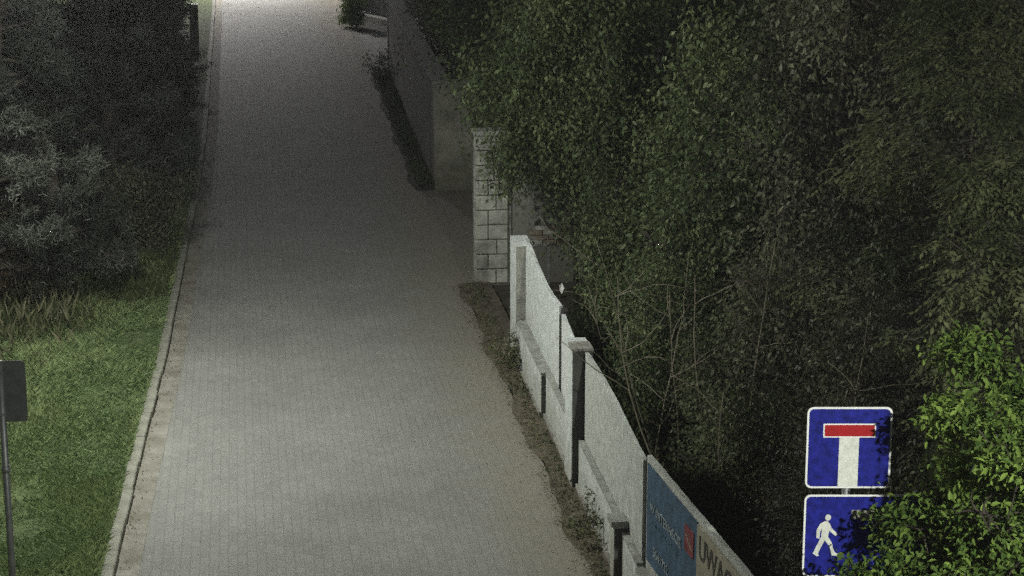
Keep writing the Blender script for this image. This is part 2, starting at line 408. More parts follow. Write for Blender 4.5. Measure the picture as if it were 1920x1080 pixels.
# tall panels (v 0 is the panel face)
wall_panel('panel', MA, ua(28.3), ua(24.62), -.045, 0, -.05, 1.74, 'white_render', seed=1, nu=14, ztop=lambda u: .05 * math.sin(u * 1.5 + .6) - .02 * u)
wall_panel('joint_post', MA, ua(24.61), ua(24.41), -.09, -.025, -.05, 1.66, 'shadow_gap', seed=5, nu=1, nz=1, wav=0)  # dark slab set in the open joint to paint its shade
wall_panel('panel', MA, ua(24.40), ua(23.14), -.045, 0, -.05, 1.63, 'white_render', seed=6, nu=6, ztop=lambda u: -.10 * (u - ua(24.4)))
wall_panel('panel', MA, ua(22.48), ua(18.72), -.045, 0, -.05, 1.68, 'worn_render', seed=2, nu=16, ztop=lambda u: .045 * math.sin((u - ua(22.48)) * 1.1 + .2) - .02)
wall_panel('joint_post', MA, ua(18.71), ua(18.60), -.09, -.03, -.05, 1.66, 'shadow_gap', seed=7, nu=1, nz=1, wav=0)  # dark slab painting the shade of the near joint
wall_panel('panel', MB_, .03, 3.4, -.045, 0, -.05, 1.74, 'dirty_render', seed=3, nu=10)
wall_panel('panel', MB_, 3.43, 6.0, -.045, 0, -.05, 1.74, 'dirty_render', seed=4, nu=8)
# tall pillars
def pillar(y0, y1, h, cap, seed):
    wall_panel('pillar', MA, ua(y1), ua(y0) - .03, -.10, .14, -.05, h, 'white_render', seed=seed, nu=3, nz=6, wav=.004)
    wall_panel('pillar_end', MA, ua(y0) - .029, ua(y0), -.095, .136, -.05, h - .01, 'raw_concrete' if cap else 'plinth', seed=seed, nu=1, nz=6, wav=0)  # slab added over the end face, its colour carries the shade
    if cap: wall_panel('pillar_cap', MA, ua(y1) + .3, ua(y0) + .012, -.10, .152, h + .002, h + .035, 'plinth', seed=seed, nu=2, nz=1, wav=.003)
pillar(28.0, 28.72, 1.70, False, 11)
wall_panel('pier_end', MA, ua(19.48) + .001, ua(19.48) + .012, .012, .142, -.05, .64, 'raw_concrete', seed=71, nu=1, nz=2, wav=0)  # thin slab, dark to paint the unlit end of the low pier
wall_panel('pier_end', MA, ua(25.3) + .001, ua(25.3) + .012, .08, .13, -.05, .58, 'raw_concrete', seed=72, nu=1, nz=2, wav=0)  # same painted shade on the end of the far low wall
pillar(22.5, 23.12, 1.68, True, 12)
# low front wall in runs with end piers
def low(M, u0, u1, v1, h, seed, m='white_render'):
    wall_panel('low_wall', M, u0, u1, .002, v1, -.05, h, m, seed=seed, nu=8, nz=3, wav=.006)
    wall_panel('coping_slab', M, u0 - .002, u1 + .004, .004, v1 + .004, h + .004, h + .028, 'coping', seed=seed + 50, nu=8, nz=1, wav=.006)
low(MA, ua(27.98), ua(25.3), .135, .60, 21)
low(MA, ua(25.28), ua(23.14), .075, .60, 22)
low(MA, ua(22.46), ua(19.72), .068, .60, 23)
low(MA, ua(19.46), ua(18.60), .07, .58, 25)
wall_panel('low_pier', MA, ua(19.70), ua(19.48), .002, .15, -.05, .66, 'dirty_render', seed=24, nu=2, nz=3, wav=.003)
wall_panel('pier_cap', MA, ua(19.70) - .02, ua(19.48) + .02, .002, .18, .662, .72, 'coping', seed=26, nu=2, nz=1, wav=.003)
low(MB_, .02, 3.0, .10, .56, 27, 'dirty_render')
for k, (y0, y1, v) in enumerate(((25.3, 27.98, .16), (23.14, 25.28, .115), (19.72, 22.46, .105))):
    wall_panel('plinth', MA, ua(y1), ua(y0), .06, v, -.06, .085, 'plinth', seed=60 + k, nu=8, nz=1, wav=.012)

# banner and board hung on the near run
def onB(s, z, v=.012):   # text plane: x toward the camera, y up, z to the lane
    u = MB_ @ Vector((1, 0, 0)) - MB_ @ Vector((0, 0, 0)); n = MB_ @ Vector((0, 1, 0)) - MB_ @ Vector((0, 0, 0))
    p = MB_ @ Vector((s, v, z))
    return Matrix(((u.x, 0, n.x, p.x), (u.y, 0, n.y, p.y), (0, 1, 0, p.z), (0, 0, 0, 1)))
def sheet(name, s0, s1, z0, z1, v, m, parent, thick=.006, wave=0.0, n=10):
    bm = bmesh.new(); T = onB(0, 0, 0); V = []
    for k in (0, 1):
        for j in range(n + 1):
            for i in range(n + 1):
                a, b = i / n, j / n
                e = wave * (math.sin(a * 9 + b * 3) + .6 * math.sin(a * 4 - b * 7)) * (.3 + .7 * b)
                V.append(bm.verts.new(T @ Vector((s0 + (s1 - s0) * a, z0 + (z1 - z0) * b, v + e - k * thick))))
    N = (n + 1) ** 2
    for j in range(n):
        for i in range(n):
            q = [j * (n + 1) + i, j * (n + 1) + i + 1, (j + 1) * (n + 1) + i + 1, (j + 1) * (n + 1) + i]
            bm.faces.new([V[x] for x in q]); bm.faces.new([V[x + N] for x in reversed(q)])
    ring = [i for i in range(n + 1)] + [j * (n + 1) + n for j in range(1, n + 1)] + [n * (n + 1) + i for i in range(n - 1, -1, -1)] + [j * (n + 1) for j in range(n - 1, 0, -1)]
    for a, b in zip(ring, ring[1:] + ring[:1]): bm.faces.new((V[b], V[a], V[a + N], V[b + N]))
    bmesh.ops.recalc_face_normals(bm, faces=bm.faces)
    return bm_obj(name, bm, m, parent)
ban = tag(empty('banner'), 'faded blue banner with white lettering hung on the white fence', 'banner')
sheet('banner_sheet', .09, 1.77, .70, 1.685, .012, 'banner_blue', ban, wave=.0016)
text_mesh('lettering', 'W INTERNECIE', .13, 'banner_white', ban, onB(.22, 1.255, .018), width=1.08, bold=.002)
text_mesh('lettering', 'tani dojazd do domu', .06, 'banner_teal', ban, onB(.30, 1.145, .018), width=.86)
text_mesh('lettering', '5041722', .13, 'banner_white', ban, onB(.36, .835, .018), width=.52, bold=.002)
em = sheet('emblem', 1.40, 1.69, 1.30, 1.55, .0185, 'banner_red', ban, thick=.003, n=3)
T = onB(0, 0, 0)
mesh('emblem_stripe', [T @ Vector(p) for p in ((1.42, 1.46, .0205), (1.47, 1.46, .0205), (1.67, 1.36, .0205), (1.62, 1.36, .0205))], [(0, 1, 2, 3)], 'board', em)
brd = tag(empty('warning_board'), 'beige warning board with dark UWAGA lettering on the white fence', 'sign')
sheet('board_sheet', 1.80, 3.25, .75, 1.675, .02, 'board', brd, thick=.015, n=4)
text_mesh('lettering', 'UWAGA!', .30, 'board_letter', brd, onB(1.88, 1.40, .023), width=1.25, bold=.003)

# ------------------------------------------------------------------ stone pillar, boundary walls, gate
sp = tag(empty('stone_pillar', (3.98, 32.95, 0)), 'pale squared-stone pillar standing at the far end of the white fence', 'pillar')
def at(o, p): o.data.transform(Matrix.Translation(p.matrix_basis.inverted().to_translation() if False else -Vector(p.location))); return o
def pbox(name, lo, hi, m, p, bev=.01, jit=0): return at(box(name, lo, hi, m, p, bev, jit), p)
pbox('core', (3.735, 32.83, -.05), (4.262, 33.12, 2.47), 'mortar', sp, .004)
random.seed(12)
rows = [(.33, .2), (.2, .33), (.34, .19), (.2, .33), (.2, .33), (.33, .2), (.2, .18, .15), (.3, .23), (.2, .16, .17), (.34, .19)]
for i, rw in enumerate(rows):
    x = 3.728; z0 = .004 + i * .247
    for k, wd in enumerate(rw):
        d = random.uniform(.0, .012)
        lft = .006 if k else -.006
        pbox('stone_block', (x + lft, 32.795 - d, z0 + .006), (x + wd - .006, 32.86, z0 + .239), 'ashlar', sp, .012, .004)
        x += wd
    pbox('stone_block', (3.712 - random.uniform(0, .008), 32.872, z0 + .006), (3.76, 33.11, z0 + .239), 'ashlar', sp, .012, .004)
pbox('pillar_cap', (3.69, 32.76, 2.472), (4.31, 33.16, 2.55), 'coping', sp, .015)
rw_ = tag(empty('rendered_wall', (4.9, 33, 0)), 'grey rendered wall running off behind the squared-stone pillar', 'wall')
pbox('wall_body', (4.264, 32.9, -.05), (5.6, 33.1, 2.2), 'grey_render', rw_, .01)
pbox('wall_edge', (4.263, 32.86, -.05), (4.31, 32.899, 2.2), 'ashlar', rw_, .005)
for i in range(4):
    for j in range(3):
        xx = 4.62 + j * .23 + (.1 if i % 2 else 0)
        pbox('brick', (xx, 32.865, .62 + i * .082), (xx + .215, 32.902, .692 + i * .082), 'brick_old' if (i + j) % 3 else 'plinth', rw_, .006, .003)
lw = tag(empty('boundary_wall', (4.0, 50, 0)), 'weathered grey rendered wall along the lane beyond the side yard', 'wall')
def slab(name, P, z0, z1, m, par):
    n_ = len(P); V = [(x, y, z0) for x, y in P] + [(x, y, z1) for x, y in P]
    F = [(i, (i + 1) % n_, n_ + (i + 1) % n_, n_ + i) for i in range(n_)] + [tuple(range(n_))[::-1], tuple(range(n_, 2 * n_))]
    o = at(mesh(name, V, F, m, par), par)
    bm = bmesh.new(); bm.from_mesh(o.data); bmesh.ops.recalc_face_normals(bm, faces=bm.faces); bm.to_mesh(o.data); bm.free()
    return o
slab('wall_body', [(3.824, 41.252), (4.17, 58.55), (4.45, 58.55), (4.10, 41.252)], -.05, 2.16, 'old_render', lw)
slab('return_wall', [(3.82, 41.0), (7.5, 41.0), (7.5, 41.25), (3.82, 41.25)], -.05, 2.165, 'pale_render', lw)
slab('drain_strip', [(4.035, 52.55), (4.035, 52.62), (4.056, 52.62), (4.056, 52.55)], 1.62, 2.12, 'white_paint', lw)
F = [(i, (i + 1) % 6, 6 + (i + 1) % 6, 6 + i) for i in range(6)] + [(0, 5, 4, 3), (0, 3, 2, 1), (6, 7, 8, 9), (6, 9, 10, 11)]
cp = [(3.79, 40.96), (4.14, 58.6), (4.48, 58.6), (4.15, 41.29), (7.5, 41.29), (7.5, 40.96)]
V = [(x, y, 2.168) for x, y in cp] + [(x, y, 2.22) for x, y in cp]
o = at(mesh('coping_slab', V, F, 'plinth', lw), lw)
bm = bmesh.new(); bm.from_mesh(o.data); bmesh.ops.recalc_face_normals(bm, faces=bm.faces); bm.to_mesh(o.data); bm.free()
gp = tag(empty('gate_post', (4.33, 58.85, 0)), 'tall dark square gate post at the end of the weathered wall', 'post')
pbox('post_shaft', (4.16, 58.7, -.05), (4.49, 59.02, 2.45), 'gate_paint', gp, .015)
pbox('post_cap', (4.12, 58.66, 2.452), (4.53, 59.06, 2.52), 'plinth', gp, .015)
# sliding gate beyond, set at an angle across the driveway
gt = tag(empty('metal_gate', (4.6, 71.8, 0), 0), 'dark blue sheet metal gate on a concrete sill across the driveway', 'gate')
ga, gb = Vector((4.26, 73.3, 0)), Vector((6.6, 66.5, 0)); gd = (gb - ga).normalized(); gn = Vector((gd.y, -gd.x, 0))
GM = Matrix(((gd.x, gn.x, 0, ga.x), (gd.y, gn.y, 0, ga.y), (0, 0, 1, 0), (0, 0, 0, 1)))
def gbox(name, lo, hi, m):
    bm = bmesh.new(); add_box(bm, lo, hi, .008, M=GM); o = bm_obj(name, bm, m, gt); return at(o, gt)
for i in range(20):
    gbox('gate_board', (.03 + i * .34, -.02, .24), (.03 + i * .34 + .325, .02, 1.9), 'gate_paint')
gbox('gate_rail', (.0, -.05, .3), (6.9, -.021, .36), 'dark_metal'); gbox('gate_rail', (.0, -.05, 1.7), (6.9, -.021, 1.76), 'dark_metal')
gbox('gate_sill', (-.05, -.25, -.05), (6.9, .30, .2), 'plinth')
wp = tag(empty('marker_post', (4.16, 73.2, 0)), 'slim white post beside the dark blue gate and green shrub', 'post')
pbox('post_shaft', (4.10, 73.14, -.05), (4.22, 73.26, 1.15), 'white_paint', wp, .01)
pbox('post_cap', (4.09, 73.13, 1.152), (4.23, 73.27, 1.19), 'plinth', wp, .006)
bo = tag(empty('wooden_post', (-1.44, 65.5, 0)), 'dark square post with pale flat top beside the kerb', 'post')
pbox('post_shaft', (-1.58, 65.37, -.05), (-1.31, 65.63, 1.30), 'post_wood', bo, .012)
pbox('post_top', (-1.59, 65.36, 1.302), (-1.30, 65.64, 1.34), 'white_paint', bo, .008)

# ------------------------------------------------------------------ road signs
def rrect(w_, h_, r, n=5):
    pts = []
    for cx, cz, a0 in ((w_ / 2 - r, h_ / 2 - r, 0), (-w_ / 2 + r, h_ / 2 - r, 90), (-w_ / 2 + r, -h_ / 2 + r, 180), (w_ / 2 - r, -h_ / 2 + r, 270)):
        for k in range(n + 1):
            a = rad(a0 + 90 * k / n); pts.append((cx + r * math.cos(a), cz + r * math.sin(a)))
    return pts
def plate(name, pts, y0, y1, m, parent, cx=0, cz=0):
    """flat outline in the xz plane, front face at y0 (smaller y is the front)"""
    n = len(pts); V = [(x + cx, y0, z + cz) for x, z in pts] + [(x + cx, y1, z + cz) for x, z in pts]
    F = [tuple(range(n)), tuple(range(2 * n - 1, n - 1, -1))] + [(i, n + i, n + (i + 1) % n, (i + 1) % n) for i in range(n)]
    o = mesh(name, V, F, m, parent)
    bm = bmesh.new(); bm.from_mesh(o.data); bmesh.ops.recalc_face_normals(bm, faces=bm.faces); bm.to_mesh(o.data); bm.free()
    return o
sg = tag(empty('road_sign', (4.165, 13.42, 0), rad(-7.5)), 'blue dead end sign above a blue residential zone sign on one pole', 'road sign')
cyl('pole', (0, .045, -.1), (0, .045, 3.72), .03, 'galv', sg, 12)
for z in (2.65, 3.0, 3.3, 3.62): at_ = box('clamp', (-.06, .006, z - .02), (.06, .08, z + .02), 'galv', sg, .004)
p1 = plate('dead_end_plate', rrect(.60, .60, .045), .0, .006, 'white_paint', sg, 0, 3.455); p1['label'] = 'blue dead end plate with white stem and red bar'
plate('blue_field', rrect(.572, .572, .034), -.002, .001, 'sign_blue', p1, 0, 3.455)
plate('white_stem', [(-.07, -.286), (.07, -.286), (.07, .09), (-.07, .09)], -.004, -.001, 'pictogram', p1, 0, 3.455)
plate('bar_border', [(-.185, .078), (.185, .078), (.185, .18), (-.185, .18)], -.006, -.003, 'white_paint', p1, 0, 3.455)
plate('red_bar', [(-.176, .087), (.176, .087), (.176, .171), (-.176, .171)], -.008, -.005, 'sign_red', p1, 0, 3.455)
p2 = plate('residential_plate', rrect(.90, .62, .045), .0, .006, 'white_paint', sg, .15, 2.795); p2['label'] = 'wide blue residential zone plate with white walking figure'
plate('blue_field', rrect(.872, .592, .034), -.002, .001, 'sign_blue', p2, .15, 2.795)
# walking figure, outline traced in sign units (metres from plate's lower left)
SC = .60 / 160
def px(l): return [((x - 1517) * SC - .30, -(y - 938) * SC + 3.105) for x, y in l]
def head(cx, cy, r): return px([(cx + r * math.cos(a * math.pi / 8), cy + r * 1.15 * math.sin(a * math.pi / 8)) for a in range(16)])
pg = plate('walking_figure', px([(1556, 991), (1562, 990), (1567, 996), (1570, 1004), (1582, 1016), (1578, 1020), (1566, 1010), (1564, 1022), (1572, 1034), (1574, 1044), (1579, 1054), (1586, 1057), (1583, 1060), (1573, 1060), (1567, 1040), (1558, 1029), (1549, 1048), (1546, 1056), (1548, 1061), (1543, 1061), (1536, 1056), (1541, 1044), (1551, 1022), (1552, 1004), (1549, 1012), (1548, 1026), (1542, 1024), (1542, 1008), (1548, 996)]), -.0045, -.001, 'pictogram', p2)
plate('figure_head', head(1563, 983, 5.5), -.0045, -.001, 'pictogram', p2)
plate('house_symbol', px([(1607, 968), (1690, 968), (1690, 1012), (1664, 1012), (1664, 986), (1607, 986)]), -.0045, -.001, 'plinth', p2)
bs = tag(empty('traffic_sign', (-2.265, 18.45, 0), rad(-4)), 'back of a grey metal sign on a slim pole over the grass', 'road sign')
cyl('pole', (0, .0, -.1), (0, .0, 2.92), .032, 'galv', bs, 12)
plate('sign_plate', rrect(.44, .58, .04), .04, .046, 'sign_back', bs, .0, 2.62)
for z in (2.42, 2.82): box('clamp', (-.12, .034, z - .015), (.12, .041, z + .015), 'sign_back', bs, .002)
for z in (2.42, 2.82): box('clamp_band', (-.04, -.038, z - .013), (.04, .036, z + .013), 'galv', bs, .004)
cyl('pole_collar', (0, 0, 1.86), (0, 0, 1.92), .041, 'galv', bs, 12)

# ------------------------------------------------------------------ trees and shrubs
def walk(p, d, L, n, wob, trop, r):
    """a bending branch: polyline of n+1 points"""
    P = [p]; d = d / np.linalg.norm(d)
    for i in range(n):
        d = d + r.normal(0, wob, 3) + np.array([0, 0, trop]); d = d / np.linalg.norm(d)
        P.append(P[-1] + d * L / n)
    return np.array(P)
def skeleton(seed, H, spread, r0, fb=.25, nl=16, ns=6, lean=(0, 0), up=.55, stems=1, droop=-.02, stem_spread=.35, shape='round', twl=.45, gaps=.0):
    r = np.random.default_rng(seed); trunks = []; limbs = []; tips = []
    for s in range(stems):
        a = r.uniform(0, 6.28); h = H * (1 if s == 0 else r.uniform(.65, .98))
        d0 = np.array([lean[0] + math.cos(a) * stem_spread * (stems > 1), lean[1] + math.sin(a) * stem_spread * (stems > 1), 1.0])
        base = np.array([math.cos(a) * .12, math.sin(a) * .12, -.05]) * (stems > 1) + np.array([0, 0, -.05 if stems == 1 else 0])
        T = walk(base, d0, h, 9, .05, .04, r); rr = r0 * (1 if s == 0 else .8) * (1 - .88 * np.linspace(0, 1, 10))
        trunks.append((T, rr)); k = max(3, int(nl / (stems ** .6)))
        for i in range(k):
            t = fb + (1 - fb) * (i + r.uniform(0, .9)) / k; j = min(8, int(t * 9)); fr = t * 9 - j
            p = T[j] * (1 - fr) + T[j + 1] * fr
            az = i * 2.4 + r.uniform(-.6, .6) + s
            tt = (t - fb) / (1 - fb)
            sh = (1.05 - tt) ** .8 if shape == 'cone' else (math.sin(math.pi * min(.97, tt * .75 + .22))) ** .7
            L = spread * sh * r.uniform(.7, 1.15) / (stems ** .25)
            d = np.array([math.cos(az), math.sin(az), up * r.uniform(.5, 1.4)])
            B = walk(p, d, max(.25, L), 6, .12, droop, r); rb = rr[j] * .5 * (1 - .85 * np.linspace(0, 1, 7)) + .003
            limbs.append((B, rb)); bald = r.random() < gaps; tn = r.normal(0, .23)
            for q in range(ns):
                u = r.uniform(.22, 1.0) ** .8; jj = min(5, int(u * 6)); p2 = B[jj] + (B[jj + 1] - B[jj]) * (u * 6 - jj)
                az2 = az + r.normal(0, 1.0)
                Ls = max(.18, L * twl * r.uniform(.5, 1.2) * (1.15 - .5 * u))
                Tw = walk(p2, np.array([math.cos(az2), math.sin(az2), r.normal(.1, .4)]), Ls, 4, .2, droop * 1.5, r)
                limbs.append((Tw, np.linspace(.011, .003, 5)))
                if bald: continue
                for z in (2, 3, 4): tips.append((Tw[z], unit(Tw[z] - Tw[z - 1]), tn))
    return trunks, limbs, np.array([t[0] for t in tips]), np.array([t[1] for t in tips]), np.array([t[2] for t in tips])
def leaf_cloud(P, D, kind, per, size, seed, spread, TN, hang=.7):
    r = np.random.default_rng(seed + 99); n = len(P)
    ct = np.repeat(r.beta(1.6, 2.2, n) + TN, per)            # every clump has its own tone
    if kind == 'small':
        C = np.repeat(P, per, 0) + r.normal(0, spread, (n * per, 3)) * np.array([.8, .8, hang])
        d = unit(np.repeat(D, per, 0) * .5 + r.normal(0, .7, (n * per, 3)) + np.array([0, 0, -.3 - .5 * (hang > 1)]))
        N = unit(r.normal(0, .55 + .3 * (hang > 1), (n * per, 3)) + np.array([0, 0, 1.]))
        L = size * r.uniform(.45, 1.3, n * per); W = L * r.uniform(.42, .62, n * per)
    elif kind == 'pinnate':                             # compound leaves: leaflets in pairs on a drooping rachis
        k = per; lf = 9; m = n * k
        base = np.repeat(P, k, 0) + r.normal(0, .06, (m, 3))
        az = r.uniform(0, 6.28, m); rd = unit(np.repeat(D, k, 0) * .5 + np.stack([np.cos(az), np.sin(az), r.uniform(-.5, .35, m)], 1))
        RL = size * 3.3 * r.uniform(.7, 1.2, m)
        t = np.linspace(.25, 1, lf); s = np.array([1, -1, 1, -1, 1, -1, 1, -1, 0])[:lf]
        side = unit(np.cross(rd, np.array([0, 0, 1.])))
        C = (base[:, None] + rd[:, None] * (RL[:, None] * t)[..., None] + np.array([0, 0, -1.]) * ((RL[:, None] * t ** 2) * .38)[..., None]).reshape(-1, 3)
        d = unit((side[:, None] * s[None, :, None] + rd[:, None] * .6 + np.array([0, 0, -.45])).reshape(-1, 3) + r.normal(0, .15, (m * lf, 3)))
        N = unit(r.normal(0, .3, (m * lf, 3)) + np.array([0, 0, 1.]))
        L = size * r.uniform(.7, 1.15, m * lf); W = L * r.uniform(.34, .48, m * lf)
        ct = np.repeat(np.repeat(r.beta(1.6, 2.2, n) + TN, k), lf)
    tone = ct + r.normal(0, .14, len(C))
    return C, d, N, L, W, tone
def plant(name, loc, label, cat, seed, leafm, kind='small', per=16, size=.075, lspread=.2, group=None, bark='bark_dark', fine=False, hang=.7, **kw):
    root = tag(empty(name, loc), label, cat, group)
    tr, li, P, D, TN = skeleton(seed, **kw)
    if len(tr) == 1: tubes('trunk', tr, bark, root, 8)
    else:
        for t in tr: tubes('stem', [t], bark, root, 6)
    tag(tubes('branches', li, 'bark_dark' if bark == 'bark_pale' else bark, root, 4), kind='stuff')
    leaves('crown', *leaf_cloud(P, D, kind, per, size, seed, lspread, TN, hang), leafm, root, fine)
    return root
def pine(loc, label, seed, H, spread, fb=.05, nl=46, group=None, tone_shift=0, reach=None):
    root = tag(empty('pine_tree', loc), label, 'tree', group)
    tr, li, P, D, TN = skeleton(seed, H, spread, .13, fb=fb, nl=nl, ns=12, up=.15, droop=.02, shape='cone', twl=.45, gaps=.32)
    tubes('trunk', tr, 'bark_dark', root, 8); tag(tubes('branches', li, 'bark_dark', root, 4), kind='stuff')
    r = np.random.default_rng(seed + 5); n = len(P); k = 38
    ct = np.repeat(r.beta(.8, 2.4, n) + TN * 1.3, k)
    C = np.repeat(P, k, 0) + np.repeat(D, k, 0) * r.uniform(-.14, .06, (n * k, 1)) + r.normal(0, .05, (n * k, 3))
    d = unit(np.repeat(D, k, 0) * .45 + r.normal(0, .6, (n * k, 3)) + np.array([0, 0, .15]))
    N = unit(r.normal(0, 1, (n * k, 3))); L = r.uniform(.07, .17, n * k); W = r.uniform(.012, .024, n * k)
    leaves('crown', C, d, N, L, W, ct + r.normal(0, .12, n * k) + tone_shift, 'needle', root)
    return root

G1 = 'pines on the verge'
pine((-2.85, 32.4, .1), 'dark pine on the verge at the edge of the lit lawn', 101, 6.2, 1.35, group=G1)
pine((-4.15, 31.6, .2), 'greyish pine on the lawn among tall dry grass', 102, 6.6, 1.6, group=G1, tone_shift=.15)
pine((-2.45, 39.2, .1), 'broad dark pine close to the kerb behind the verge pine', 103, 6.4, 1.5, group=G1)
pine((-4.6, 40.5, .2), 'dark pine in the middle of the pine group', 104, 7.0, 1.9, group=G1)
pine((-2.45, 46.5, .1), 'slim dark pine by the kerb in the middle of the row', 105, 6.2, 1.45, group=G1)
pine((-5.2, 49.0, .2), 'tall dark pine set back from the kerb', 106, 7.2, 2.1, group=G1)
pine((-2.7, 54.5, .1), 'dark pine by the kerb before the square post', 107, 5.6, 1.5, group=G1)
pine((-6.6, 58.0, .2), 'dark pine at the back of the group near the far lamp', 108, 6.8, 2.2, group=G1)
pine((-3.3, 62.5, .1), 'low dark pine behind the square post', 109, 4.4, 1.5, group=G1)
plant('shrub', (-1.95, 35.6, .1), 'low dark bush between the verge pine and the kerb', 'bush', 140, 'leaf_dark', per=22, size=.065, lspread=.14, H=1.5, spread=0.6, r0=.02, fb=.08, nl=22, ns=7, stems=4, group='dark bushes along the kerb')
plant('shrub', (-1.85, 42.3, .1), 'dark bush by the kerb beside the broad pine', 'bush', 141, 'leaf_dark', per=22, size=.065, lspread=.14, H=1.7, spread=0.65, r0=.02, fb=.08, nl=22, ns=7, stems=4, group='dark bushes along the kerb')
plant('shrub', (-1.8, 50.2, .1), 'dark bush by the kerb beyond the slim pine', 'bush', 142, 'leaf_dark', per=22, size=.065, lspread=.14, H=1.7, spread=0.65, r0=.02, fb=.08, nl=22, ns=7, stems=4, group='dark bushes along the kerb')
plant('shrub', (-1.9, 58.6, .1), 'dark bush by the kerb short of the square post', 'bush', 143, 'leaf_dark', per=22, size=.065, lspread=.14, H=1.4, spread=0.7, r0=.02, fb=.08, nl=22, ns=7, stems=4, group='dark bushes along the kerb')
plant('broadleaf_tree', (-4.75, 35.6, .2), 'green leafy tree rising among the pines', 'tree', 151, 'leaf_green', per=24, size=.085, lspread=.22, H=5.6, spread=1.5, r0=.06, fb=.15, nl=30, ns=8, gaps=.25, hang=1.2, twl=.6)
plant('broadleaf_tree', (-2.3, 43.4, .1), 'dark leafy tree by the kerb between two pines', 'tree', 152, 'leaf_dark', per=24, size=.085, lspread=.22, H=5.2, spread=1.1, r0=.06, fb=.12, nl=30, ns=8, gaps=.25, hang=1.2, twl=.6)
plant('shrub', (-3.95, 31.9, .15), 'small reddish brown shrub at the foot of the greyish pine', 'shrub', 131, 'leaf_brown', per=9, size=.055, lspread=.12, H=1.7, spread=.6, r0=.02, fb=.1, nl=12, ns=4, stems=4)
plant('shrub', (-2.55, 72.5, .1), 'light green shrub behind the square post lit by the far lamp', 'shrub', 132, 'leaf_green', per=9, size=.09, lspread=.16, H=1.5, spread=.8, r0=.02, fb=.1, nl=12, ns=5, stems=4)
plant('shrub', (-4.6, 74, .1), 'low pale shrub beyond the pines near the far lamp', 'shrub', 133, 'leaf_olive', per=9, size=.09, lspread=.18, H=1.3, spread=1.0, r0=.02, fb=.1, nl=14, ns=5, stems=5)
plant('shrub', (-6.6, 77, .1), 'wide pale shrub far behind the pines', 'shrub', 134, 'leaf_green', per=9, size=.09, lspread=.18, H=1.6, spread=1.2, r0=.02, fb=.1, nl=14, ns=5, stems=5)
plant('shrub', (3.86, 70.2, 0), 'green shrub at the lane edge beside the slim white post', 'shrub', 135, 'leaf_bright', per=14, size=.08, lspread=.12, H=1.25, spread=.36, r0=.02, fb=.08, nl=14, ns=5, stems=4, stem_spread=.12)

# right-hand thicket
GT = 'trees of the thicket behind the fence'
def T_(*a, **k):
    k.setdefault('hang', 1.5); k.setdefault('gaps', .27); k.setdefault('twl', .6)
    if 'lspread' in k: k['lspread'] *= 1.1; k['size'] *= 1.28; k['per'] = int(k['per'] * .8)
    return plant('broadleaf_tree', *a, group=GT, **k)
T_((4.95, 35.2, 0), 'green bushy tree spilling over the squared-stone pillar', 'tree', 201, 'leaf_green', per=30, size=.075, lspread=.2, H=5.2, spread=1.35, r0=.07, fb=.28, nl=24, ns=10)
T_((6.0, 31.2, 0), 'pale-barked tree behind the far end of the white fence', 'tree', 202, 'leaf_green', per=28, size=.07, lspread=.2, H=5.6, spread=1.3, r0=.06, fb=.15, nl=32, ns=10, bark='bark_pale', lean=(-.05, 0))
T_((6.2, 26.6, 0), 'leafy multi-stemmed tree behind the middle of the white fence', 'tree', 203, 'leaf_green', per=28, size=.07, lspread=.2, H=4.8, spread=1.2, r0=.05, fb=.18, nl=32, ns=10, stems=3, stem_spread=.16)
T_((5.8, 40.5, 0), 'green tree rising behind the weathered boundary wall', 'tree', 204, 'leaf_green', per=30, size=.085, lspread=.24, H=6.4, spread=1.9, r0=.09, fb=.2, nl=32, ns=10)
T_((5.9, 47.5, 0), 'dark tree behind the middle of the weathered wall', 'tree', 205, 'leaf_dark', per=30, size=.09, lspread=.26, H=6.6, spread=2.0, r0=.09, fb=.25, nl=32, ns=10)
T_((7.0, 55.5, 0), 'dark tree behind the tall gate post', 'tree', 206, 'leaf_dark', per=30, size=.10, lspread=.3, H=6.8, spread=2.4, r0=.10, fb=.25, nl=32, ns=10)
T_((8.3, 33.0, 0), 'tall dark green tree in the middle of the thicket', 'tree', 207, 'leaf_green', per=30, size=.085, lspread=.24, H=7.0, spread=2.1, r0=.10, fb=.12, nl=32, ns=10)
T_((8.0, 26.0, 0), 'dark narrow-leaved tree behind the dead end sign', 'tree', 208, 'leaf_dark', per=28, size=.075, lspread=.22, H=6.6, spread=1.8, r0=.08, fb=.12, nl=32, ns=10)
T_((10.6, 31.0, 0), 'tall olive tree with drooping leaves deep in the thicket', 'tree', 209, 'leaf_olive', kind='pinnate', per=5, size=.10, H=7.2, spread=2.3, r0=.10, fb=.12, nl=30, ns=8)
T_((11.6, 40.5, 0), 'dark tree at the back of the thicket', 'tree', 210, 'leaf_dark', per=30, size=.10, lspread=.28, H=7.4, spread=2.6, r0=.12, fb=.15, nl=30, ns=10)
T_((9.0, 43.0, 0), 'dark tree behind the tall dark green tree', 'tree', 211, 'leaf_dark', per=30, size=.10, lspread=.28, H=7.0, spread=2.5, r0=.12, fb=.15, nl=30, ns=10)
T_((14.8, 43.0, 0), 'dark tree at the far corner of the thicket', 'tree', 212, 'leaf_dark', per=30, size=.10, lspread=.28, H=7.6, spread=2.8, r0=.12, fb=.15, nl=30, ns=10)
T_((10.5, 54, 0), 'dark tree far behind the weathered boundary wall', 'tree', 213, 'leaf_dark', per=30, size=.11, lspread=.3, H=7.4, spread=2.9, r0=.12, fb=.15, nl=28, ns=10)
T_((7.55, 20.6, 0), 'olive tree with hanging compound leaves close behind the signs', 'tree', 214, 'leaf_olive', kind='pinnate', per=5, size=.085, H=5.9, spread=1.6, r0=.07, fb=.25, nl=32, ns=8)
